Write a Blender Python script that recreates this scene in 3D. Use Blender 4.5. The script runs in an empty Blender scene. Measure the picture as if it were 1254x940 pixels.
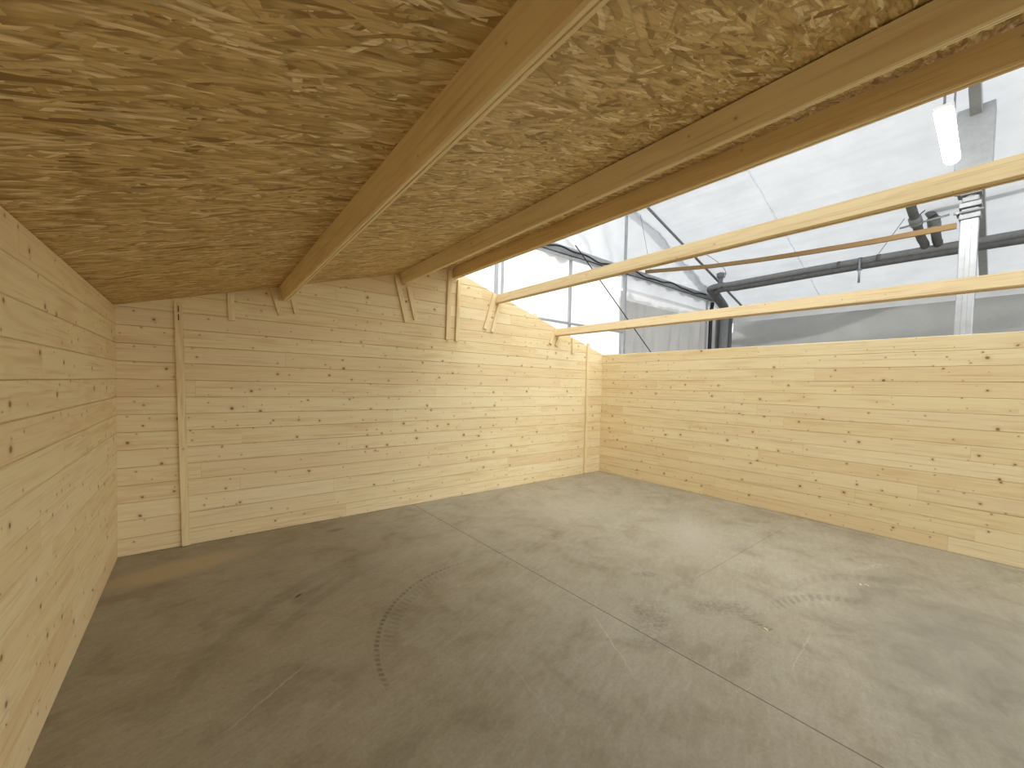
import bpy, bmesh, math, random
from mathutils import Vector, Matrix, noise
random.seed(11)
C = bpy.context.scene.collection
S = bpy.context.scene

# ------------------------------------------------------------------ camera
CAM = Vector((0.4998, -4.4337, 1.4546))
yaw, pit, rol, FPX, SX, SY = 0.6761, -0.0328, 0.0226, 487.345, 4.959, 17.353
fw = Vector((math.sin(yaw)*math.cos(pit), math.cos(yaw)*math.cos(pit), math.sin(pit)))
rt = Vector((math.cos(yaw), -math.sin(yaw), 0)); up = rt.cross(fw)
r2 = rt*math.cos(rol) + up*math.sin(rol); u2 = up*math.cos(rol) - rt*math.sin(rol)
cd = bpy.data.cameras.new('camera'); cam = bpy.data.objects.new('camera', cd); C.objects.link(cam)
cd.sensor_width = 36; cd.lens = FPX/1254*36; cd.shift_x = -SX/1254; cd.shift_y = SY/1254
cd.clip_start = 0.02; cd.clip_end = 200
M = Matrix((r2, u2, -fw)).transposed().to_4x4(); M.translation = CAM
cam.matrix_world = M
S.camera = cam

# ------------------------------------------------------------------ light
w = bpy.data.worlds.new('sky'); S.world = w; w.use_nodes = True
bg = w.node_tree.nodes['Background']; bg.inputs[0].default_value = (0.90, 0.95, 1.0, 1); bg.inputs[1].default_value = 2.1
sd = bpy.data.lights.new('sun', 'SUN'); sd.energy = 7.5; sd.angle = math.radians(3); sd.color = (1, .96, .9)
sun = bpy.data.objects.new('sun', sd); C.objects.link(sun)
sun.rotation_euler = Vector((-0.25, -0.75, -0.80)).to_track_quat('-Z', 'Y').to_euler()
LAMP_STRENGTH = 60.0
S.view_settings.view_transform = 'Standard'; S.view_settings.look = 'None'
S.view_settings.gamma = 1; S.view_settings.use_curve_mapping = False
S.view_settings.exposure = 0.28
S.cycles.max_bounces = 12; S.cycles.diffuse_bounces = 8; S.cycles.transmission_bounces = 8
S.cycles.sample_clamp_indirect = 8

# ------------------------------------------------------------------ node helpers
class NT:
    def __init__(s, name, rough=0.6, spec=0.3):
        s.m = bpy.data.materials.new(name); s.m.use_nodes = True; s.t = s.m.node_tree
        s.b = s.t.nodes['Principled BSDF']; s.b.inputs['Roughness'].default_value = rough
        s.b.inputs['Specular IOR Level'].default_value = spec
    def n(s, typ, ins={}, **kw):
        nd = s.t.nodes.new(typ)
        for k, v in kw.items(): setattr(nd, k, v)
        for k, v in ins.items():
            if hasattr(v, 'links') or hasattr(v, 'is_linked'): s.t.links.new(v, nd.inputs[k])
            else: nd.inputs[k].default_value = v
        return nd
    def math(s, op, a, b=0.0, c=0.0, clamp=False):
        return s.n('ShaderNodeMath', {0: a, 1: b, 2: c}, operation=op, use_clamp=clamp).outputs[0]
    def mix(s, f, a, b, bt='MIX'):
        nd = s.t.nodes.new('ShaderNodeMix'); nd.data_type = 'RGBA'; nd.blend_type = bt
        for k, v in ((0, f), (6, a), (7, b)):
            if hasattr(v, 'is_linked'): s.t.links.new(v, nd.inputs[k])
            else: nd.inputs[k].default_value = (*v, 1) if isinstance(v, tuple) and len(v) == 3 else v
        return nd.outputs[2]
    def xyz(s, a, b, c): return s.n('ShaderNodeCombineXYZ', {0: a, 1: b, 2: c}).outputs[0]
    def noise(s, v, scale=1, detail=3, rough=.5, dist=0):
        return s.n('ShaderNodeTexNoise', {'Vector': v, 'Scale': scale, 'Detail': detail, 'Roughness': rough, 'Distortion': dist}).outputs[0]
    def rng(s, v, a, b, c=0.0, d=1.0):
        return s.n('ShaderNodeMapRange', {0: v, 1: a, 2: b, 3: c, 4: d}).outputs[0]
    def sep(s, v):
        nd = s.n('ShaderNodeSeparateXYZ', {0: v}); return nd.outputs[0], nd.outputs[1], nd.outputs[2]
    def obj(s): return s.n('ShaderNodeTexCoord').outputs['Object']
    def out(s, col, bump=None, bs=.3, bd=.002):
        s.t.links.new(col, s.b.inputs['Base Color'])
        if bump is not None:
            nd = s.n('ShaderNodeBump', {'Strength': bs, 'Distance': bd, 'Height': bump})
            s.t.links.new(nd.outputs[0], s.b.inputs['Normal'])
        return s.m

BH = 0.1433
def wood(name, axis, boards=True, tint=(1, 1, 1), seed=0.0, warm=1.0):
    k = NT(name, .62, .25)
    x, y, z = k.sep(k.obj())
    L, H, D = {'x': (x, z, y), 'y': (y, z, x), 'z': (z, x, y)}[axis]
    if boards:
        row = k.math('FLOOR', k.math('DIVIDE', H, BH))
    else:
        ri = k.n('ShaderNodeObjectInfo').outputs['Random']; row = k.math('MULTIPLY', ri, 57.0)
    rnd = k.n('ShaderNodeTexWhiteNoise', {'W': k.math('ADD', row, seed + .37)}, noise_dimensions='1D').outputs['Value']
    # glued lengths along each board
    Lo = k.math('ADD', k.math('DIVIDE', L, 2.3 if boards else 9.4), k.math('MULTIPLY', rnd, 31.0))
    seg = k.math('FLOOR', Lo); fr = k.math('FRACT', Lo)
    rs = k.n('ShaderNodeTexWhiteNoise', {'Vector': k.xyz(row, seg, seed)}, noise_dimensions='3D')
    rv = rs.outputs['Value']; rc = k.sep(rs.outputs['Color'])
    off = k.math('MULTIPLY', rv, 40.0)
    gv = k.xyz(k.math('ADD', k.math('MULTIPLY', L, .9), off), k.math('ADD', k.math('MULTIPLY', H, 11.0), off), k.math('MULTIPLY', D, 11.0))
    broad = k.noise(gv, 1.0, 2, .5, .3)
    rings = k.math('SINE', k.math('MULTIPLY', broad, 42.0))
    rings = k.rng(rings, .1, 1.0)
    fine = k.noise(k.xyz(k.math('MULTIPLY', L, 3.0), k.math('MULTIPLY', H, 170.0), k.math('MULTIPLY', D, 170.0)), 1.0, 2)
    patch = k.noise(k.xyz(k.math('ADD', k.math('MULTIPLY', L, 1.6), off), k.math('MULTIPLY', H, 14.0), D), 1.0, 3)
    a = (.83*tint[0], .70*tint[1], .415*tint[2]); b = (.70*tint[0], .52*tint[1], .245*tint[2]); p = (.74*tint[0], .545*tint[1], .305*tint[2])
    col = k.mix(k.math('MULTIPLY', rings, k.rng(rc[2], 0, 1, .10, .55)), a, b)
    col = k.mix(k.rng(patch, .52, .70, 0, .70), col, (.68*tint[0], .465*tint[1], .24*tint[2]))
    col = k.mix(k.rng(fine, .35, .75, 0, .22), col, b)
    col = k.mix(k.rng(rv, 0, 1, 0, .45), col, (.88*tint[0], .775*tint[1], .53*tint[2]))
    col = k.mix(k.rng(rc[1], .40, 1, 0, .50), col, p)
    stv = k.noise(k.xyz(k.math('ADD', k.math('MULTIPLY', L, 1.3), off), k.math('MULTIPLY', H, 60.0), k.math('MULTIPLY', D, 60.0)), 1.0, 3, .6)
    col = k.mix(k.rng(stv, .55, .74, 0, .62), col, (.56*tint[0], .37*tint[1], .18*tint[2]))
    if boards:  # joint between two lengths
        j = k.math('LESS_THAN', fr, .0012)
        j = k.math('MULTIPLY', j, k.math('GREATER_THAN', rc[0], .35))
        col = k.mix(k.math('MULTIPLY', j, .30), col, (.30, .17, .07))
    # knots: dark core, brown ring, amber halo
    jn = k.n('ShaderNodeTexNoise', {'Vector': k.xyz(L, H, D), 'Scale': 28.0, 'Detail': 1}).outputs[1]
    js = k.sep(jn)
    kx = k.math('ADD', k.math('ADD', L, k.math('MULTIPLY', rnd, 9.0) if boards else off), k.math('MULTIPLY', js[0], .008))
    kh = k.math('ADD', H, k.math('MULTIPLY', js[1], .010))
    for sc, th, r0, st, sd_ in (((5.0, .58, .0125, .78, 0.0), (8.5, .62, .006, .62, 3.3)) if boards else ((4.0, .70, .007, .45, 0.0), (6.0, .78, .004, .4, 3.3))):
        v = k.n('ShaderNodeTexVoronoi', {'Vector': k.xyz(k.math('MULTIPLY', kx, .95), k.math('ADD', kh, sd_), 0.0), 'Scale': sc, 'Randomness': 1.0},
                voronoi_dimensions='2D', feature='F1')
        vc = k.sep(v.outputs['Color'])
        d = k.math('DIVIDE', v.outputs['Distance'], sc)
        on = k.math('GREATER_THAN', vc[0], th)
        rad = k.rng(vc[1], 0, 1, r0*.45, r0*1.15)
        q = k.math('DIVIDE', d, rad)
        halo = k.math('MULTIPLY', k.rng(q, 1.0, 3.0, 1, 0), on)
        core = k.math('MULTIPLY', k.rng(q, .72, 1.08, 1, 0), on)
        mid = k.math('MULTIPLY', k.rng(q, .25, .6, 1, 0), on)
        col = k.mix(k.math('MULTIPLY', halo, .28), col, (.50, .29, .115))
        col = k.mix(k.math('MULTIPLY', core, st), col, (.20, .095, .036))
        col = k.mix(k.math('MULTIPLY', mid, .45), col, (.26, .13, .05))
    return k.out(col, fine, .06, .001)

def osb(name):
    k = NT(name, .6, .25)
    o = k.obj(); x, y, z = k.sep(k.n('ShaderNodeVectorMath', {0: o, 1: (.78, .78, .78)}, operation='MULTIPLY').outputs[0])
    wob = k.sep(k.n('ShaderNodeTexNoise', {'Vector': o, 'Scale': 6.0, 'Detail': 2}).outputs[1])
    x = k.math('ADD', x, k.math('MULTIPLY', wob[0], .018)); y = k.math('ADD', y, k.math('MULTIPLY', wob[1], .018))
    best = None; tone = None; edge = None
    for i, (ang, lx, ly) in enumerate(((0, .12, .018), (22, .10, .020), (-20, .11, .017), (44, .085, .020), (-50, .08, .018), (8, .09, .011), (-10, .10, .012), (78, .06, .016))):
        a = math.radians(ang); c, s_ = math.cos(a), math.sin(a)
        u = k.math('ADD', k.math('MULTIPLY', x, c/lx), k.math('MULTIPLY', y, s_/lx))
        v = k.math('ADD', k.math('MULTIPLY', x, -s_/ly), k.math('MULTIPLY', y, c/ly))
        vec = k.xyz(k.math('ADD', u, i*17.3), k.math('ADD', v, i*7.7), 0.0)
        vo = k.n('ShaderNodeTexVoronoi', {'Vector': vec, 'Scale': 1.0}, voronoi_dimensions='2D', feature='F1', distance='CHEBYCHEV')
        cc = k.sep(vo.outputs['Color'])
        h = k.math('MULTIPLY', cc[0], .88 if i in (3, 4) else (.74 if i == 7 else 1.0))
        t = cc[1]; e = k.rng(vo.outputs['Distance'], .38, .62)
        if best is None: best, tone, edge = h, t, e
        else:
            g = k.math('GREATER_THAN', h, best)
            tone = k.math('ADD', k.math('MULTIPLY', tone, k.math('SUBTRACT', 1.0, g)), k.math('MULTIPLY', t, g))
            edge = k.math('ADD', k.math('MULTIPLY', edge, k.math('SUBTRACT', 1.0, g)), k.math('MULTIPLY', e, g))
            best = k.math('MAXIMUM', best, h)
    fine = k.noise(k.xyz(k.math('MULTIPLY', x, 14.0), k.math('MULTIPLY', y, 150.0), 0.0), 1.0, 2)
    ramp = k.n('ShaderNodeValToRGB', {0: tone}); cr = ramp.color_ramp
    cr.elements[0].position = 0; cr.elements[0].color = (.25, .150, .045, 1)
    cr.elements[1].position = 1; cr.elements[1].color = (.97, .81, .50, 1)
    for p_, c_ in ((.14, (.50, .345, .13, 1)), (.5, (.68, .495, .215, 1)), (.80, (.76, .58, .28, 1))):
        e_ = cr.elements.new(p_); e_.color = c_
    col = k.mix(k.rng(fine, .35, .7, 0, .50), ramp.outputs[0], (.36, .22, .08))
    col = k.mix(k.math('MULTIPLY', edge, .50), col, (.22, .135, .05))
    fl = k.math('MULTIPLY', k.math('GREATER_THAN', k.noise(k.xyz(k.math('MULTIPLY', x, 16.0), k.math('MULTIPLY', y, 95.0), 3.0), 1.0, 1), .72), .60)
    col = k.mix(fl, col, (.13, .062, .02))
    return k.out(col, best, .35, .002)

def concrete():
    k = NT('worn_concrete', .48, .35)
    o = k.obj(); x, y, z = k.sep(o)
    big = k.noise(k.xyz(k.math('MULTIPLY', x, .7), y, 0.0), .8, 5, .62, .6)
    med = k.noise(o, 3.2, 6, .62, .5); fin = k.noise(o, 60.0, 3, .7); mot = k.noise(o, 16.0, 4, .65)
    col = k.mix(k.rng(big, .34, .68), (.300, .256, .172), (.350, .324, .243))
    col = k.mix(k.rng(med, .36, .70, 0, .50), col, (.425, .395, .325))
    col = k.mix(k.rng(med, .28, .46, .42, 0), col, (.195, .163, .118))
    col = k.mix(k.rng(fin, .35, .72, 0, .30), col, (.15, .13, .09))
    fib = k.noise(k.xyz(k.math('ADD', k.math('MULTIPLY', x, 7.0), k.math('MULTIPLY', y, 3.0)), k.math('SUBTRACT', k.math('MULTIPLY', y, 26.0), k.math('MULTIPLY', x, 9.0)), 0.0), 1.0, 4, .7, .4)
    col = k.mix(k.rng(fib, .50, .72, 0, .22), col, (.50, .47, .39))
    col = k.mix(k.rng(fib, .30, .46, .22, 0), col, (.17, .145, .105))
    col = k.mix(k.rng(mot, .52, .75, 0, .16), col, (.47, .44, .37))
    wob = k.math('SUBTRACT', mot, .5)
    def stain_and_tone(cx, cy, rx, ry, ang, colr, amt, soft=.6, nz=1.6, grit=0):
        nonlocal col
        a = math.radians(ang); c, s_ = math.cos(a), math.sin(a)
        dx = k.math('SUBTRACT', x, cx); dy = k.math('SUBTRACT', y, cy)
        u = k.math('ADD', k.math('MULTIPLY', dx, c/rx), k.math('MULTIPLY', dy, s_/rx))
        v = k.math('ADD', k.math('MULTIPLY', dx, -s_/ry), k.math('MULTIPLY', dy, c/ry))
        r = k.math('SQRT', k.math('ADD', k.math('MULTIPLY', u, u), k.math('MULTIPLY', v, v)))
        r = k.math('ADD', r, k.math('MULTIPLY', k.math('SUBTRACT', med, .5), nz))
        f = k.rng(r, 1 - soft, 1.0, amt, 0)
        if grit: f = k.math('MULTIPLY', f, k.rng(k.noise(o, 38.0, 3, .7), .42, .62))
        col = k.mix(f, col, colr)
    stain_and_tone(.42, -.50, .62, .20, 12, (.47, .39, .25), .80, .45, 1.5)
    stain_and_tone(.22, -.80, .42, .10, 8, (.20, .155, .095), .45, .6)
    stain_and_tone(3.23, -2.69, .13, .055, -35, (.12, .105, .09), .85, .5, 1.6, 1)
    stain_and_tone(3.25, -1.71, .14, .05, 10, (.13, .115, .10), .6, .6, 1.4, 1)
    stain_and_tone(2.75, -3.05, .34, .20, 20, (.15, .125, .10), .55, .8, 2.2, 1)
    stain_and_tone(3.25, -3.30, .28, .14, -40, (.14, .12, .10), .55, .8, 2.2, 1)
    stain_and_tone(1.55, -.35, .12, .05, 0, (.15, .125, .09), .6, .6, 1.5)
    stain_and_tone(1.03, -1.47, .035, .014, 40, (.07, .055, .04), .9, .5, .6)
    stain_and_tone(4.40, -2.45, .80, .35, 30, (.50, .48, .42), .32, .9, 2.2)
    stain_and_tone(2.15, -1.25, .7, .22, 5, (.46, .42, .33), .35, .9, 2.2)
    stain_and_tone(4.9, -3.75, .30, .05, -20, (.56, .55, .50), .7, .8, 2.0, 1)
    stain_and_tone(3.9, -1.1, 1.1, .5, -20, (.45, .42, .34), .30, .9, 2.0)
    stain_and_tone(4.0, -4.3, 1.5, .8, 10, (.17, .158, .13), .70, .9, 1.2)  # broad darker patch over the front right of the floor
    # tyre tracks : (centre, radius, half width, from-angle, to-angle, strength, tread count)
    def track(cx, cy, r, hw, a0, a1, amt, tread, colr=(.10, .085, .07)):
        nonlocal col
        dx = k.math('SUBTRACT', x, cx); dy = k.math('SUBTRACT', y, cy)
        d = k.math('SQRT', k.math('ADD', k.math('MULTIPLY', dx, dx), k.math('MULTIPLY', dy, dy)))
        ang = k.math('ARCTAN2', dy, dx)
        e = k.math('ABSOLUTE', k.math('SUBTRACT', d, r))
        f = k.rng(e, hw*.55, hw, 1, 0)
        mid = (a0 + a1)/2; half = (a1 - a0)/2
        g = k.rng(k.math('ABSOLUTE', k.math('SUBTRACT', ang, mid)), half*.55, half, 1, 0)
        f = k.math('MULTIPLY', f, g)
        if tread:
            f = k.math('MULTIPLY', f, k.rng(k.math('SINE', k.math('ADD', k.math('MULTIPLY', ang, tread), k.math('MULTIPLY', d, 60.0))), -.35, .35, .22, 1))
        f = k.math('MULTIPLY', f, k.rng(mot, .36, .58, .30, 1))
        col = k.mix(k.math('MULTIPLY', f, amt), col, colr)
    track(2.16, -2.64, .955, .016, 1.35, 3.35, .75, 150)
    track(2.16, -2.64, .885, .050, 1.55, 3.0, .33, 130)
    track(2.25, -3.00, 2.05, .07, 1.75, 2.75, .30, 0)
    track(2.25, -3.00, 1.80, .05, 1.85, 2.6, .22, 0)
    track(3.62, -3.58, .40, .030, 2.6, 3.9, .60, 90)
    track(3.52, -4.15, .66, .055, .35, 1.7, .45, 70)
    track(3.85, -4.5, 1.05, .06, .5, 1.6, .25, 70)
    # saw-cut joints
    jx = k.math('ABSOLUTE', k.math('SUBTRACT', k.math('ADD', x, k.math('MULTIPLY', y, .016)), 2.512))
    col = k.mix(k.rng(jx, .0025, .0055, .80, 0), col, (.075, .062, .05))
    jy = k.math('ABSOLUTE', k.math('ADD', y, 2.965))
    jm = k.math('MULTIPLY', k.rng(jy, .002, .006, .42, 0), k.math('MULTIPLY', k.math('GREATER_THAN', x, 3.5), k.math('LESS_THAN', x, 5.55)))
    col = k.mix(jm, col, (.10, .085, .07))
    # pale scratches
    for cx, cy, L_, a_, am in ((2.35, -3.05, .30, 62, .28), (1.75, -3.0, .35, 80, .12), (.75, -2.35, .22, 35, .35), (3.15, -3.75, .25, 5, .25), (4.05, -2.25, .3, 120, .2)):
        a = math.radians(a_); c, s_ = math.cos(a), math.sin(a)
        dx = k.math('SUBTRACT', x, cx); dy = k.math('SUBTRACT', y, cy)
        u = k.math('ABSOLUTE', k.math('ADD', k.math('MULTIPLY', dx, c), k.math('MULTIPLY', dy, s_)))
        v = k.math('ABSOLUTE', k.math('ADD', k.math('ADD', k.math('MULTIPLY', dx, -s_), k.math('MULTIPLY', dy, c)), k.math('MULTIPLY', wob, .05)))
        f = k.math('MULTIPLY', k.rng(u, L_*.7, L_, 1, 0), k.rng(v, .002, .006, am, 0))
        col = k.mix(f, col, (.60, .57, .50))
    k.t.links.new(k.rng(med, .3, .7, .62, .42), k.b.inputs['Roughness'])
    return k.out(col, fin, .12, .002)

def fabric(name, trans, diff, tcol=(1, 1, 1), dcol=(.85, .87, .9), weave=0.0):
    k = NT(name)
    t = k.t; t.nodes.remove(k.b)
    o = k.obj()
    n1 = k.noise(o, 1.6, 4, .6); n2 = k.noise(o, 45.0, 2, .6)
    f = k.math('ADD', k.rng(n1, .3, .7, .93, 1.05), k.math('MULTIPLY', k.math('SUBTRACT', n2, .5), weave))
    tr = k.n('ShaderNodeBsdfTranslucent', {0: k.mix(1.0, tuple(c*trans for c in tcol), k.xyz(f, f, f), 'MULTIPLY')})
    df = k.n('ShaderNodeBsdfDiffuse', {0: k.mix(1.0, tuple(c*diff for c in dcol), k.xyz(f, f, f), 'MULTIPLY')})
    ad = k.n('ShaderNodeAddShader', {0: tr.outputs[0], 1: df.outputs[0]})
    t.links.new(ad.outputs[0], t.nodes['Material Output'].inputs[0])
    return k.m

def plain(name, col, rough=.5, metal=0.0, spec=.4, var=.10, scale=9.0):
    k = NT(name, rough, spec); k.b.inputs['Metallic'].default_value = metal
    n1 = k.noise(k.obj(), scale, 4, .6)
    c = k.mix(k.rng(n1, .3, .7), tuple(v*(1 - var) for v in col), tuple(min(1, v*(1 + var)) for v in col))
    return k.out(c)

def emis(name, col, st):
    k = NT(name); k.b.inputs['Base Color'].default_value = (*col, 1)
    k.b.inputs['Emission Color'].default_value = (*col, 1); k.b.inputs['Emission Strength'].default_value = st
    return k.m

MT = dict(
    back=wood('pine_boards_back', 'x'), left=wood('pine_boards_left', 'y', seed=5.0), right=wood('pine_boards_right', 'y', seed=9.0),
    beam=wood('planed_spruce_beam', 'y', boards=False, tint=(1.0, .975, .94)),
    batten=wood('spruce_batten', 'z', boards=False, tint=(1.0, 1.0, .97)),
    lath=wood('rough_lath', 'y', boards=False, tint=(.27, .21, .145)),  # brown wood, tint darkened further to hold its backlit shade
    osb=osb('oriented_strand_board'), floor=concrete(),
    roof=fabric('white_tent_canvas', .135, .46, (.94, .975, 1.02), (.88, .91, .96)),
    wallw=fabric('thin_white_sidewall', .26, .45, (1, 1, 1), (.9, .9, .9)),
    wallg=fabric('grey_sidewall', .068, .30, (1, 1, .97), (.78, .78, .76), .25),
    hem=fabric('hem_band', .12, .78, (.97, 1, 1), (.85, .86, .88)),
    seam=fabric('seam_tape', .72, .22, (.95, .98, 1), (.86, .88, .92)),
    alu=plain('dull_aluminium', (.40, .415, .43), .45, .5), alud=plain('grey_steel', (.24, .25, .26), .5, .3),
    pvc=plain('grey_plastic_pipe', (.115, .118, .120), .5, 0, .35, .2), pvcl=plain('pale_grey_plastic_pipe', (.20, .205, .21), .45, 0, .35),
    black=plain('black_rubber', (.018, .018, .020), .6), wire=plain('thin_wire', (.10, .10, .11), .5),
    housing=plain('lamp_housing', (.62, .62, .60), .4), diffuser=emis('glowing_diffuser', (1, .99, .95), LAMP_STRENGTH),
    dark=plain('screw_slot', (.035, .022, .012), .8), steel=plain('galvanised_rod', (.40, .41, .43), .35, .7),
    chip=plain('pale_wood_chip', (.75, .66, .48), .8))

# ------------------------------------------------------------------ mesh helpers
def mk(name, bm, mat, parent=None, smooth=False, **props):
    me = bpy.data.meshes.new(name); bmesh.ops.recalc_face_normals(bm, faces=bm.faces); bm.to_mesh(me); bm.free()
    if smooth:
        for p in me.polygons: p.use_smooth = True
    me.materials.append(mat); o = bpy.data.objects.new(name, me); C.objects.link(o)
    if parent is not None: o.parent = parent
    for k_, v in props.items(): o[k_] = v
    return o
def empty(name, loc, label, cat, group=None, kind=None):
    o = bpy.data.objects.new(name, None); C.objects.link(o); o.location = loc; o['label'] = label; o['category'] = cat
    o.empty_display_size = .1
    if group: o['group'] = group
    return o
def child_at(o, parent):  # parts are built in world space, the thing's empty carries them
    o.parent = parent; o.matrix_parent_inverse = Matrix.Translation(-parent.location)
    return o
def add_box(bm, c, ex, ey, ez, bevel=0.0):
    """box centred at c; ex, ey, ez are half-extent vectors"""
    c, ex, ey, ez = map(Vector, (c, ex, ey, ez))
    vs = [bm.verts.new(c + ex*i + ey*j + ez*k_) for i in (-1, 1) for j in (-1, 1) for k_ in (-1, 1)]
    F = [(0, 1, 3, 2), (4, 6, 7, 5), (0, 4, 5, 1), (2, 3, 7, 6), (0, 2, 6, 4), (1, 5, 7, 3)]
    fs = [bm.faces.new([vs[i] for i in f]) for f in F]
    if bevel:
        bmesh.ops.recalc_face_normals(bm, faces=fs)
        es = list({e for f in fs for e in f.edges})
        bmesh.ops.bevel(bm, geom=es, offset=bevel, segments=2, affect='EDGES', profile=.5)
    return bm
def abox(bm, x0, x1, y0, y1, z0, z1, bevel=0.0):
    return add_box(bm, ((x0+x1)/2, (y0+y1)/2, (z0+z1)/2), ((x1-x0)/2, 0, 0), (0, (y1-y0)/2, 0), (0, 0, (z1-z0)/2), bevel)
def tube(bm, pts, r, seg=14, cap=True):
    pts = [Vector(p) for p in pts]; rings = []
    rr = r if isinstance(r, (list, tuple)) else [r]*len(pts)
    prev = None
    for i, p in enumerate(pts):
        t = (pts[min(i+1, len(pts)-1)] - pts[max(i-1, 0)]).normalized()
        if prev is None:
            a = Vector((0, 0, 1)) if abs(t.z) < .9 else Vector((1, 0, 0)); n_ = t.cross(a).normalized()
        else: n_ = (prev - t*prev.dot(t)).normalized()
        prev = n_; b = t.cross(n_)
        rings.append([bm.verts.new(p + (n_*math.cos(2*math.pi*j/seg) + b*math.sin(2*math.pi*j/seg))*rr[i]) for j in range(seg)])
    for i in range(len(rings)-1):
        for j in range(seg):
            bm.faces.new((rings[i][j], rings[i][(j+1) % seg], rings[i+1][(j+1) % seg], rings[i+1][j]))
    if cap: bm.faces.new(rings[0][::-1]); bm.faces.new(rings[-1])
    return bm
def arc(p0, p1, p2, n=8):
    p0, p1, p2 = map(Vector, (p0, p1, p2))
    return [p0*(1-t)**2 + p1*2*t*(1-t) + p2*t*t for t in [i/n for i in range(n+1)]]
def sheet(fn, nu, nv, thick=0.0):
    bm = bmesh.new()
    g = [[bm.verts.new(fn(i/nu, j/nv)) for j in range(nv+1)] for i in range(nu+1)]
    for i in range(nu):
        for j in range(nv): bm.faces.new((g[i][j], g[i+1][j], g[i+1][j+1], g[i][j+1]))
    return bm

# ================================================================== SETTING
W, PK, SLP, EAVE = 5.94, 2.893, .2955, 2.013
YF = -6.6           # open front of the cabin, behind the camera
T = .044            # board thickness
def roof_z(x): return EAVE + SLP*min(x, W - x) if 0 <= x <= W else EAVE + SLP*(min(x, W-x))

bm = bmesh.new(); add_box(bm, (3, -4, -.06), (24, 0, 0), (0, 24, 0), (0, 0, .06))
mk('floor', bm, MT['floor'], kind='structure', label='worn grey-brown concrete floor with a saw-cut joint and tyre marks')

def board_wall_x(name, mat):
    """gable wall: real horizontal boards with chamfered edges, tops cut to the roof slope"""
    bm = bmesh.new(); n = 0
    while n*BH < PK:
        z0 = n*BH; z1 = min((n+1)*BH, 99)
        # clip trapezoid/pentagon under the roof line
        poly = [(-T, z0), (W+T, z0), (W+T, z1), (-T, z1)]
        def clip(poly, f):
            out = []
            for i in range(len(poly)):
                a, b = poly[i], poly[(i+1) % len(poly)]; fa, fb = f(a), f(b)
                if fa >= 0: out.append(a)
                if (fa >= 0) != (fb >= 0):
                    t = fa/(fa-fb); out.append((a[0]+(b[0]-a[0])*t, a[1]+(b[1]-a[1])*t))
            return out
        poly = clip(poly, lambda p: EAVE + SLP*p[0] - p[1])
        poly = clip(poly, lambda p: EAVE + SLP*(W-p[0]) - p[1])
        poly = [p for i, p in enumerate(poly) if (Vector(p) - Vector(poly[i-1])).length > 1e-4]
        if len(poly) >= 3:
            def ins(p, g):
                lo = z0 + g; return (p[0], max(lo, p[1] if p[1] < z1 - 1e-5 else z1 - g))
            c = .0040
            back = [bm.verts.new((p[0], T, ins(p, .0)[1])) for p in poly]
            mid2 = [bm.verts.new((p[0], .014, ins(p, .0008)[1])) for p in poly]
            mid = [bm.verts.new((p[0], c, ins(p, .0008)[1])) for p in poly]
            fr = [bm.verts.new((p[0], 0, ins(p, c)[1])) for p in poly]
            m = len(poly)
            for A, B in ((back, mid2), (mid2, mid), (mid, fr)):
                for i in range(m): bm.faces.new((A[i], A[(i+1) % m], B[(i+1) % m], B[i]))
            bm.faces.new(back[::-1]); bm.faces.new(fr)
        n += 1
    return mk(name, bm, mat, kind='structure')
def board_wall_y(name, mat, x, inward):
    bm = bmesh.new(); c = .0040; n = 0
    while n*BH < EAVE - .02:
        z0 = n*BH; z1 = min((n+1)*BH, EAVE); g = 0.0
        q = .0008; prof = [(x, z0+c), (x, z1-c), (x - inward*c, z1-q), (x - inward*.014, z1-q), (x - inward*.016, z1), (x - inward*T, z1), (x - inward*T, z0), (x - inward*.016, z0), (x - inward*.014, z0+q), (x - inward*c, z0+q)]
        A = [bm.verts.new((p[0], YF, p[1])) for p in prof]; B = [bm.verts.new((p[0], 0.0, p[1])) for p in prof]
        for i in range(10): bm.faces.new((A[i], A[(i+1) % 10], B[(i+1) % 10], B[i]))
        bm.faces.new(A[::-1]); bm.faces.new(B); n += 1
    return mk(name, bm, mat, kind='structure')
o = board_wall_x('wall_back', MT['back']); o['label'] = 'pine board gable wall facing the camera'
o = board_wall_y('wall_left', MT['left'], 0.0, 1); o['label'] = 'pine board wall at the left edge of the photo'
o = board_wall_y('wall_right', MT['right'], W, -1); o['label'] = 'pine board wall under the open roof half'

# OSB ceiling over the left slope (two rows of sheets laid end to end)
bm = bmesh.new(); xr = W/2 + .085
sl = Vector((1, 0, SLP)).normalized(); nn = Vector((-SLP, 0, 1)).normalized()
Lr = (xr + .12)/sl.x
y = -7.2
while y < .45:
    y1 = min(y + 2.5, .45)
    c0 = Vector((-.12, (y+y1)/2, EAVE - .12*SLP)) + sl*(Lr/2) + nn*.0075
    add_box(bm, c0, sl*(Lr/2), (0, (y1-y)/2 - .0004, 0), nn*.0065); y = y1
mk('ceiling', bm, MT['osb'], kind='structure', label='oriented strand board ceiling on the closed roof half')

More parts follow.
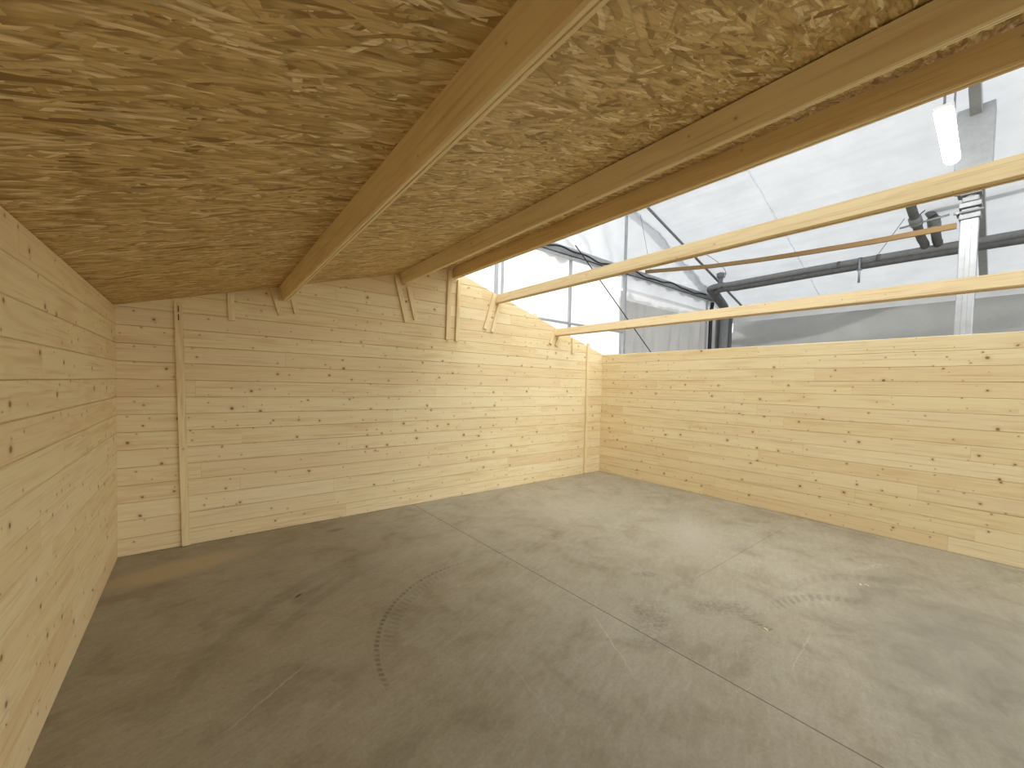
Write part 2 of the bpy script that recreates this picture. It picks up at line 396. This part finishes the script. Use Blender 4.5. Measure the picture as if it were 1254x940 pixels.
# ================================================================== ROOF TIMBERS
def beam(a, b, width, height, side, label, group='roof beams running from the gable wall to the open front'):
    """a, b: lower-left edge (towards the left wall) at back and front. side: -1 left slope, 0 ridge, 1 right slope"""
    a, b = Vector(a), Vector(b)
    upv = Vector((-side*-SLP, 0, 1)).normalized() if side else Vector((0, 0, 1))
    if side < 0: upv = Vector((-SLP, 0, 1)).normalized()
    if side > 0: upv = Vector((SLP, 0, 1)).normalized()
    rv = Vector((upv.z, 0, -upv.x))
    ax = (b - a)/2
    c = (a + b)/2 + rv*width/2 + upv*height/2
    h, ch, gw, gd = width/2, .007, .004, .006     # chamfered arrises and a groove along the underside
    pf = [(-h, -height/2+ch), (-h, height/2), (h, height/2), (h, -height/2+ch), (h-ch, -height/2), (gw, -height/2), (gw, -height/2+gd), (-gw, -height/2+gd), (-gw, -height/2), (-h+ch, -height/2)]
    bm = bmesh.new()
    A, B = [[bm.verts.new(c + rv*p + upv*q + ax*e_) for p, q in pf] for e_ in (-1, 1)]
    for i in range(len(pf)): bm.faces.new((A[i], A[(i+1) % len(pf)], B[(i+1) % len(pf)], B[i]))
    bm.faces.new(A); bm.faces.new(B[::-1])
    return mk('roof_beam', bm, MT['beam'], label=label, category='beam', group=group)
def bl(x0, z0, x1, z1, y1=-3.6, yA=-.002, yB=-6.5):
    f = lambda y: (x0 + (x1-x0)*y/y1, y, z0 + (z1-z0)*y/y1)
    return f(yA), f(yB)
beam(*bl(1.150, 2.213, 1.108, 2.215), .050, .130, -1, 'planed beam under the strand board ceiling, the one nearest the left wall')
beam(*bl(2.337, 2.571, 2.338, 2.560, -4.0), .050, .132, -1, 'planed beam under the strand board ceiling, close to the ridge')
beam(*bl(2.995, 2.766, 2.999, 2.755, -4.2), .056, .140, 0, 'dark-looking ridge beam bordering the open roof half')
beam(*bl(3.655, 2.556, 3.683, 2.547, -4.2), .046, .128, 1, 'bare pale beam across the open roof half, the upper of two')
beam(*bl(4.775, 2.222, 4.850, 2.207, -4.2), .046, .112, 1, 'bare pale beam across the open roof half, low above the right wall')

def batten(xt, zt, xb, zb, wd, label, group='cover battens on the gable wall', th=.027, slots=False):
    """left edge from top (xt,zt) to bottom (xb,zb); stands on the wall face y=0"""
    t, b = Vector((xt, 0, zt)), Vector((xb, 0, zb)); ax = (t - b); d = ax.normalized(); rv = Vector((d.z, 0, -d.x))
    c = (t + b)/2 + rv*wd/2 + Vector((0, -th/2 - .0005, 0))
    bm = bmesh.new(); add_box(bm, c, rv*wd/2, (0, th/2, 0), ax/2, .0018)
    o = mk('wall_batten', bm, MT['batten'], label=label, category='batten', group=group)
    if slots:
        for k_ in (.055, .125):
            bm = bmesh.new(); cc = t - d*k_ + rv*wd*.48 + Vector((0, -th - .0008, 0))
            add_box(bm, cc, rv*.0035, (0, .0008, 0), d*.026, 0)
            mk('screw_slot', bm, MT['dark'], o, label='dark slot cut in the batten')
    return o
e = .004
batten(.351, 2.084, .395, .004, .055, 'full-height pale batten on the gable wall near the left corner', slots=True)
batten(.712, roof_z(.735)-.012, .720, 1.975, .052, 'short batten hanging from the ceiling edge between left corner and first beam')
batten(1.030, 2.315, 1.110, 2.068, .044, 'short slanted batten left of the first ceiling beam')
batten(1.213, 2.235, 1.243, 2.100, .043, 'short slanted batten right of the first ceiling beam')
batten(2.243, 2.640, 2.370, 2.148, .052, 'slanted batten left of the beam close to the ridge')
batten(2.388, 2.560, 2.482, 2.190, .050, 'slanted batten right of the beam close to the ridge')
batten(2.922, 2.846, 2.905, 2.001, .056, 'long upright batten left of the ridge beam')
batten(3.060, 2.760, 3.038, 1.993, .050, 'long upright batten right of the ridge beam')
batten(3.612, 2.685, 3.462, 2.198, .052, 'slanted batten left of the upper bare beam')
batten(3.692, 2.548, 3.580, 2.168, .045, 'slanted batten right of the upper bare beam')
batten(4.770, 2.330, 4.669, 2.100, .050, 'small slanted batten left of the low bare beam')
batten(4.845, 2.215, 4.791, 2.077, .040, 'small slanted batten right of the low bare beam')
batten(5.158, 2.222, 5.166, 1.975, .045, 'short upright batten between low bare beam and right corner')
batten(5.522, 2.172, 5.527, .020, .050, 'full-height batten on the gable wall near the right corner')
bm = bmesh.new(); abox(bm, 4.375, 4.425, .006, .034, 2.40, 2.512, .002)
mk('wooden_peg', bm, MT['batten'], label='small wooden peg sticking up over the sloping gable edge', category='peg')

# ================================================================== TENT HALL AROUND THE CABIN
XT, YT, TE, TS, TR = 14.55, 1.66, 4.10, .35, 3.0     # right wall x, gable y, eave z, slope, ridge x
XL, YB = 2*TR - XT, -15.0
def tz(x): return TE + TS*(XT - x) if x >= TR else TE + TS*(x - XL)
def roof_fn(xa, xb):
    def f(u, v):
        x = xa + (xb-xa)*u; y_ = YB + (YT + .30 - YB)*v
        s = math.sin(math.pi*u)
        z = tz(x)
        z += .012*math.sin(u*190 + 1.6*math.sin(y_*.8) + .8*math.sin(y_*2.1)) * (1 if u > .74 else .12)
        z += .07*noise.noise((x*.5, y_*.35, 3)) * s + .035*noise.noise((x*2.4, y_*.35, 7))*s + .022*noise.noise((x*8, y_*.8 - x, 5))*s
        z -= .09*math.exp(-((x - 8.9 - .25*math.sin(y_*.5))/.22)**2)
        return (x, y_, z)
    return f
mk('tent_roof', sheet(roof_fn(TR, XT), 300, 70), MT['roof'], smooth=True, kind='structure', label='white translucent canvas roof of the hall, seen over the open cabin half')
mk('tent_roof', sheet(roof_fn(XL, TR), 60, 40), MT['roof'], smooth=True, kind='structure', label='far slope of the white canvas roof')
def wavy(seed, amp, fx, fz):
    return lambda a, b: amp*(noise.noise((a*fx + b*.35, b*fz, seed)) + .5*noise.noise((a*fx*2.3, b*fz*2, seed+5)))
def wallsheet(name, x0, x1, zb, zt, mat, dy, wf, label, nu=80, nv=30):
    zt = zt if callable(zt) else (lambda x, c=zt: c)
    def f(u, v):
        x = x0 + (x1-x0)*u; z = zb + (zt(x) - zb)*v
        return (x, max(YT + .01 if dy > 0 else 0, YT + dy + wf(x, z)), z)
    return mk(name, sheet(f, nu, nv), mat, smooth=True, kind='structure', label=label)
gath = lambda x, z: .22*noise.noise(((x - 8.6)/(.35 + .5*abs(z - 4.3)), z*.5, 1)) + .13*noise.noise((x*2.6 - z*1.1, z*.7, 9))
wallsheet('tent_gable', XL, XT, 4.30, lambda x: tz(x) + .07, MT['roof'], .15, gath, 'creased white canvas filling the gable of the hall', 160, 30)
wallsheet('tent_wall_back', XL, 8.68, 0, 4.30, MT['wallw'], .06, wavy(2, .012, .6, .5), 'sunlit white tarpaulin wall behind the cabin', 90, 30)
wallsheet('tent_wall_back', 8.68, XT, 3.90, 4.30, MT['roof'], .06, wavy(2, .012, 1, .5), 'pale strip above the grey tarpaulin behind the cabin', 40, 6)
wallsheet('tent_wall_back', 8.68, XT, 0, 3.90, MT['wallg'], .05, lambda x, z: .13 + .20*noise.noise((x*2.6 - z*.5, z*.25, 2)) + .03*noise.noise((x*6, z*.8, 4)), 'grey tarpaulin wall behind the right corner of the cabin', 110, 30)
wallsheet('tent_trim_back', 8.70, 13.2, 3.62, 3.915, MT['hem'], -.01, wavy(4, .01, 1.2, 1), 'lighter hem band along the top of the grey tarpaulin', 40, 4)
def rw(x_, z0, z1, mat, label, wf, name='tent_wall_right'):
    f = lambda u, v: (x_ + wf(YB + (YT-YB)*u, z0 + (z1-z0)*v), YB + (YT-YB)*u, z0 + (z1-z0)*v)
    return mk(name, sheet(f, 120, 30), mat, smooth=True, kind='structure', label=label)
rw(XT, 0, TE + .03, MT['wallg'], 'grey tarpaulin side wall of the hall beyond the right cabin wall',
   lambda y_, z: .15 + .26*noise.noise((z*1.7 + y_*.28, y_*.25, 6)) + .03*noise.noise((y_*3, z*1.2, 8)))
rw(XT - .22, 3.66, 4.02, MT['hem'], 'pale hem band at the top of the right tarpaulin wall', lambda y_, z: .01*noise.noise((y_*1.3, z*5, 1)), 'tent_trim_right')
f = lambda u, v: (XL, YB + (YT-YB)*u, (TE+.03)*v)
mk('tent_wall_left', sheet(f, 20, 6), MT['wallw'], kind='structure', label='white tarpaulin wall on the far left of the hall')

# weld seams across the canvas
for ys in (-.90, -5.9):
    bm = bmesh.new()
    g = [[bm.verts.new((roof_fn(TR, XT)(i/80, (ys + dy - YB)/(YT+.30-YB))[0], ys + dy, roof_fn(TR, XT)(i/80, (ys + dy - YB)/(YT+.30-YB))[2] - dz)) for dy, dz in ((-.018, .008), (.018, .008))] for i in range(81)]
    for i in range(80): bm.faces.new((g[i][0], g[i+1][0], g[i+1][1], g[i][1]))
    mk('roof_seam', bm, MT['seam'], kind='structure')

# aluminium frame
def bar(name, p0, p1, w_, h_, mat, label, cat, group=None, roll=Vector((0, 0, 1)), bev=.006):
    p0, p1 = Vector(p0), Vector(p1); d = (p1-p0); t = d.normalized(); s = t.cross(roll).normalized(); u_ = s.cross(t)
    bm = bmesh.new(); add_box(bm, (p0+p1)/2, d/2, s*w_/2, u_*h_/2, bev)
    o = mk(name, bm, mat, label=label, category=cat)
    if group: o['group'] = group
    return o
bar('gable_girder', (XL+.1, YT-.06, 4.32), (13.3, YT-.06, 4.30), .10, .17, MT['alu'], 'long grey aluminium girder behind the cabin with a black cable along it', 'girder')
bar('thin_rail', (XL+.1, YT-.09, 4.16), (8.60, YT-.09, 4.175), .05, .05, MT['alu'], 'thin aluminium rail just beneath the long girder over the white tarpaulin', 'rail')
bar('thin_rail', (XL+.1, YT-.09, 2.80), (8.60, YT-.09, 2.80), .05, .05, MT['alu'], 'thin aluminium rail half way down the white tarpaulin wall', 'rail')
V = Vector((0, 1, 0))
bar('tent_post', (4.84, YT-.02, 0), (4.84, YT-.02, 4.225), .05, .07, MT['alu'], 'thin aluminium post rising behind the gable where the upper bare beam ends', 'post', 'posts in the tarpaulin wall', V)
bar('tent_post', (4.98, YT-.02, 0), (4.98, YT-.02, 4.225), .05, .03, MT['alu'], 'slimmer pale post right beside the first thin post', 'post', 'posts in the tarpaulin wall', V)
bar('tent_post', (6.79, YT-.03, 0), (6.79, YT-.03, 4.225), .05, .06, MT['alu'], 'aluminium post in the middle of the white tarpaulin wall', 'post', 'posts in the tarpaulin wall', V)
bar('tent_post', (8.70, YT-.04, 0), (8.70, YT-.04, 4.225), .07, .07, MT['alu'], 'aluminium post where white tarpaulin meets grey tarpaulin', 'post', 'posts in the tarpaulin wall', V)
bar('gable_post', (8.70, YT-.03, 4.415), (8.70, YT-.03, tz(8.70)-.02), .05, .06, MT['alu'], 'pale upright pole in the creased gable canvas above the girder', 'post', None, V)
# roof tubes
bm = bmesh.new(); tube(bm, [(3.2, 1.45, tz(3.2)-.06), (8, 1.45, tz(8)-.06), (14.3, 1.12, tz(14.3)-.07)], .033)
mk('roof_tube', bm, MT['alud'], smooth=True, label='thin dark tube running down the canvas slope to the far corner', category='tube')
# gable cable, black and wavy
bm = bmesh.new(); pts = []
for i in range(91):
    x = 3.5 + i*(9.0/90); pts.append((x, YT-.175 - .012*math.sin(i*.7), 4.285 + .030*math.sin(x*3.1) + .018*math.sin(x*7.3)))
tube(bm, pts, .020, 8)
mk('power_cable', bm, MT['black'], smooth=True, label='thick black cable snaking along the long grey girder', category='cable')
bm = bmesh.new(); tube(bm, [(x, YT-.125, 4.215 + .006*math.sin(x*2)) for x in [3.5 + i*.35 for i in range(28)]], .011, 8)
mk('power_cable', bm, MT['black'], smooth=True, label='thinner straight dark cable under the wavy one', category='cable')
bm = bmesh.new(); tube(bm, [(6.72, YT-.22, 4.42), (9.75, YT-.22, 2.30)], .011, 8)
mk('brace_wire', bm, MT['black'], smooth=True, label='dark brace wire running diagonally in front of the tarpaulin wall', category='wire')
bm = bmesh.new(); tube(bm, [(9.10, YT-.14, 5.75), (9.65, YT-.14, 4.42)], .005, 6)
mk('guy_wire', bm, MT['wire'], smooth=True, label='fine wire hanging down the creased gable canvas', category='wire')
bm = bmesh.new(); tube(bm, arc((11.2, .9, 5.1), (11.8, .4, 4.7), (12.3, .9, 4.62), 10), .006, 6)
mk('guy_wire', bm, MT['wire'], smooth=True, label='fine wire from the roof tube to the grey pipe elbow', category='wire')
# corner: posts, downpipe, black riser
bar('corner_post', (12.86, YT-.05, 0), (12.86, YT-.05, 4.2), .05, .05, MT['alu'], 'slim white post left of the grey downpipe in the hall corner', 'post', 'corner posts of the hall', V)
bar('corner_post', (14.12, YT-.12, 0), (14.12, YT-.12, 4.0), .06, .06, MT['alu'], 'slim white post right of the grey downpipe in the hall corner', 'post', 'corner posts of the hall', V)
bm = bmesh.new(); abox(bm, 13.55, 14.25, YT-.03, YT-.01, 0, 3.95); mk('trim_1', bm, MT['alud'], kind='structure', label='grey corner board behind the downpipe')
bm = bmesh.new(); tube(bm, arc((13.1, YT-.10, 4.18), (13.12, YT-.10, 4.1), (13.04, YT-.10, 3.9)) + [(13.02, YT-.10, 2), (13.02, YT-.10, 0)], .055, 10)
o = mk('cable_riser', bm, MT['black'], smooth=True, label='bundle of black cables going down in the hall corner', category='cable')
# long overhead pipes
t_ = empty('overhead_pipes', (12.35, -1, 4.2), 'dark grey pipework running high along the right side of the hall, with slanted risers', 'pipes')
XP = 12.35
def py(y0, y1, n=12): return [(y0 + (y1-y0)*i/n) for i in range(n+1)]
bm = bmesh.new(); tube(bm, arc((XP+.5, 1.40, 4.44), (XP-.05, 1.42, 4.48), (XP-.02, .95, 4.46)) + [(XP, y_, 4.455 - .01*math.sin(y_)) for y_ in py(.7, -7.5)], .078, 16)
child_at(mk('pipe', bm, MT['pvcl'], smooth=True), t_)
bm = bmesh.new(); tube(bm, arc((XP+.55, 1.30, 4.34), (XP+.02, 1.28, 4.36), (XP, .80, 4.34)) + [(XP+.02, y_, 4.335 - .012*math.sin(y_+1)) for y_ in py(.6, -7.5)], .072, 16)
child_at(mk('pipe', bm, MT['pvc'], smooth=True), t_)
for y_ in (.92, -1.75, -2.14, -2.45):
    bm = bmesh.new(); tube(bm, [(XP, y_-.03, 4.455), (XP, y_+.03, 4.455)], .094, 16); child_at(mk('sleeve', bm, MT['pvc'], smooth=True), t_)
bm = bmesh.new(); tube(bm, [(XP+.12, 1.05, 4.50), (XP+.12, 1.05, 4.72)], .065, 14); child_at(mk('vent_stub', bm, MT['pvcl'], smooth=True), t_)
bm = bmesh.new(); tube(bm, [(XP+.12, 1.05, 4.72), (XP+.12, 1.05, 4.74), (XP+.12, 1.05, 4.90)], [.072, .105, .105], 14); child_at(mk('vent_cap', bm, MT['pvcl'], smooth=True), t_)
bm = bmesh.new(); tube(bm, [(XP-.08, -2.14, 4.50), (XP-.08, -2.14, 3.96)], .022, 10); child_at(mk('hanger_rod', bm, MT['steel'], smooth=True), t_)
bm = bmesh.new(); tube(bm, [(XP-.08, -2.14, 4.27), (XP-.08, -2.14, 4.24)], .05, 8); child_at(mk('nut', bm, MT['alud']), t_)
bm = bmesh.new(); tube(bm, [(13.50, YT-.22, 0), (13.66, YT-.22, 2.6), (13.72, YT-.22, 3.85)], .13, 16); child_at(mk('downpipe', bm, MT['pvcl'], smooth=True), t_)
bm = bmesh.new(); tube(bm, [(13.80, YT-.30, 0), (13.90, YT-.30, 2.6), (13.95, YT-.30, 3.85)], .07, 12); child_at(mk('side_pipe', bm, MT['pvc'], smooth=True), t_)
bm = bmesh.new(); tube(bm, [(13.72, YT-.22, 3.78), (13.74, YT-.22, 3.95), (13.55, YT-.25, 4.10), (12.75, YT-.32, 4.36), (12.45, YT-.36, 4.44)], .13, 16); child_at(mk('elbow', bm, MT['pvc'], smooth=True), t_)
# two slanted risers under the canvas with clamps
def riser(y0, dx0, dx1, dz0, dz1, y1, label):
    p0 = Vector((XP, y0, 4.47)); p1 = Vector((XP - dx1, y1, 4.47 + dz1)); pm = p0.lerp(p1, .5)
    bm = bmesh.new(); tube(bm, [p0, p0 + Vector((-.08, 0, .10))] + [p0.lerp(p1, k_) for k_ in (.2, .5, 1)], .074, 16); rp = child_at(mk('slanted_pipe', bm, MT['pvc'], smooth=True), t_); rp['label'] = label
    d = (p1-p0).normalized()
    for k_ in ((.50,) if dx1 > 1 else (.80,)):
        c_ = p0.lerp(p1, k_)
        bm = bmesh.new(); tube(bm, [c_ - d*.10, c_ - d*.09, c_ + d*.09, c_ + d*.10], [.082, .098, .098, .082], 16); child_at(mk('clamp', bm, MT['alud'], smooth=True), t_)
        bm = bmesh.new(); tube(bm, [c_ - d*.05, c_ - d*.03], .102, 16); child_at(mk('clamp_band', bm, MT['steel'], smooth=True), t_)
    return p0, p1
a0, a1 = riser(-3.17, .3, 1.45, 0, .82, -3.02, 'slanted grey pipe on the left of the two under the canvas')
b0, b1 = riser(-3.36, .3, .52, 0, .50, -3.31, 'shorter slanted grey pipe on the right with a collar on top')
bm = bmesh.new(); tube(bm, arc(b1, (11.80, -3.17, 5.15), (11.83, -3.40, 5.185)) + [(11.83, -3.66, 5.22), (11.83, -4.5, 5.30)], .068, 14); child_at(mk('branch_pipe', bm, MT['pvcl'], smooth=True), t_)
bm = bmesh.new(); tube(bm, [(11.68, -2.86, 4.82), (11.68, -3.55, 4.88)], .020, 8)
child_at(mk('support_rod', bm, MT['steel'], smooth=True), t_)
bm = bmesh.new(); tube(bm, [(11.62, -3.00, 4.90), (11.62, -3.1, 4.95), (11.62, -3.22, 5.05)], .010, 6)
child_at(mk('tie_wire', bm, MT['wire'], smooth=True), t_)
bm = bmesh.new(); tube(bm, [(XP, -2.45, 4.57), (11.70, -2.92, 5.0)], .006, 6)
child_at(mk('tie_wire', bm, MT['wire'], smooth=True), t_)
# bowed lath
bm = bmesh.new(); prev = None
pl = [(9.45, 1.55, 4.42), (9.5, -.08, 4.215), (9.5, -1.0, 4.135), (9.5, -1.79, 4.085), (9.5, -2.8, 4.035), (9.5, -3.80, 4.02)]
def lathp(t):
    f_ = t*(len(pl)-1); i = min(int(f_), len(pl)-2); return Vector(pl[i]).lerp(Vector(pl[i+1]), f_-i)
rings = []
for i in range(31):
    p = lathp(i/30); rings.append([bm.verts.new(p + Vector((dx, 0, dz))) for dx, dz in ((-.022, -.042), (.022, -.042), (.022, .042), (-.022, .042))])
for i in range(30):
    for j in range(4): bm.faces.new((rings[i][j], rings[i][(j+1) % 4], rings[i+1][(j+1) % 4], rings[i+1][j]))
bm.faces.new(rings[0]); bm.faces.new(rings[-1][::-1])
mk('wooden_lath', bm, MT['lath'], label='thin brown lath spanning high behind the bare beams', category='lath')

# aluminium column at the right edge
t_ = empty('tent_column', (9.62, -3.92, 0), 'tall aluminium column beyond the right wall by the glowing lamp', 'column')
bm = bmesh.new(); abox(bm, 9.53, 9.70, -4.02, -3.83, 0, 4.10, .012); abox(bm, 9.515, 9.715, -3.95, -3.90, 0, 4.08, .004); child_at(mk('shaft', bm, MT['alu']), t_)
bm = bmesh.new()
for i, (dz, s_) in enumerate(((4.10, .11), (4.18, .09), (4.27, .115), (4.36, .085), (4.46, .11), (4.55, .10))):
    abox(bm, 9.62-s_, 9.62+s_, -3.925-s_, -3.925+s_, dz, dz+.075, .008)
tube(bm, [(9.62, -3.925, 4.1), (9.62, -3.925, 4.66)], .07, 12)
for dz in (4.21, 4.49):
    tube(bm, [(9.50, -3.80, dz), (9.74, -3.80, dz)], .02, 8); tube(bm, [(9.52, -3.76, dz), (9.52, -4.06, dz)], .02, 8)
child_at(mk('clamp', bm, MT['alud']), t_)
bm = bmesh.new(); abox(bm, 9.50, 9.80, -4.12, -3.74, 4.63, tz(9.7)-.06, .012); child_at(mk('head', bm, MT['alu']), t_)
bar('roof_rafter', (3.2, -3.93, tz(3.2)-.16), (14.4, -3.93, tz(14.4)-.16), .12, .20, MT['alu'], 'aluminium rafter under the canvas above the column', 'rafter')

# hall lamp by the column, then added unseen lamps
def lamp(c, dirv, L_, label):
    c = Vector(c); d = Vector(dirv).normalized(); s = Vector((-d.y, d.x, 0))
    t_ = empty('hall_lamp', tuple(c), label, 'lamp', 'fluorescent lamps hanging under the hall roof')
    bm = bmesh.new(); add_box(bm, c + Vector((0, 0, .05)), d*L_/2, s*.085, Vector((0, 0, .025)), .012); child_at(mk('housing', bm, MT['housing']), t_)
    bm = bmesh.new()
    prof = [(math.cos(a), math.sin(a)) for a in [math.pi + math.pi*i/10 for i in range(11)]]
    st = []
    for k_, sc in ((0, .5), (.02, .85), (.06, 1), (.94, 1), (.98, .85), (1, .5)):
        o_ = c + d*(L_*(k_ - .5)) + Vector((0, 0, .028))
        st.append([bm.verts.new(o_ + s*(.082*sc*a) + Vector((0, 0, .058*sc*b))) for a, b in prof])
    for i in range(len(st)-1):
        for j in range(10): bm.faces.new((st[i][j], st[i][j+1], st[i+1][j+1], st[i+1][j]))
    bm.faces.new(st[0]); bm.faces.new(st[-1][::-1])
    child_at(mk('diffuser', bm, MT['diffuser'], smooth=True), t_)
    for k_ in (-.42, .42):
        q = c + d*(L_*k_)
        bm = bmesh.new(); tube(bm, [q + Vector((0, 0, .07)), (q.x, q.y, tz(q.x)-.05)], .012, 8); child_at(mk('suspension_rod', bm, MT['alud'], smooth=True), t_)
lamp((7.98, -3.79, 4.70), (1, .02, 0), 1.62, 'glowing fluorescent lamp hanging by the aluminium column')
for x, y_, z_, lb in ((4.4, -.9, 6.3, 'added unseen lamp high above the back end of the bare beams'), (4.4, -2.7, 6.3, 'added unseen lamp high above the middle of the bare beams'),
                      (2.6, -1.8, 7.3, 'added unseen lamp under the hall ridge, behind the other ridge lamp'), (2.6, -4.2, 7.3, 'added unseen lamp under the hall ridge, over the camera'),
                      (7.0, -6.8, 4.9, 'added unseen lamp beyond the front end of the right cabin wall'), (1.5, -9.5, 6.2, 'added unseen lamp in front of the open cabin end'),
                      (6.5, -10.5, 5.0, 'added unseen lamp near the open hall entrance')):
    lamp((x, y_, z_), (1, .02, 0), 1.6, lb)  # added out of view to brighten the cabin and its bare beams

# wood chips on the floor
for x, y_, a, lb in ((4.42, -3.77, 20, 'pale wood chip on the concrete near the right wall, the longer of a close pair'), (4.45, -3.80, 80, 'pale wood chip on the concrete, turned across its close neighbour'), (3.20, -3.55, 70, 'lone pale wood chip on the concrete beside the curved tyre mark')):
    bm = bmesh.new(); ca, sa = math.cos(math.radians(a)), math.sin(math.radians(a))
    add_box(bm, (x, y_, .003), (.014*ca, .014*sa, 0), (-.005*sa, .005*ca, 0), (0, 0, .003), .001)
    mk('wood_chip', bm, MT['chip'], label=lb, category='wood chip', group='pale wood chips on the concrete floor')
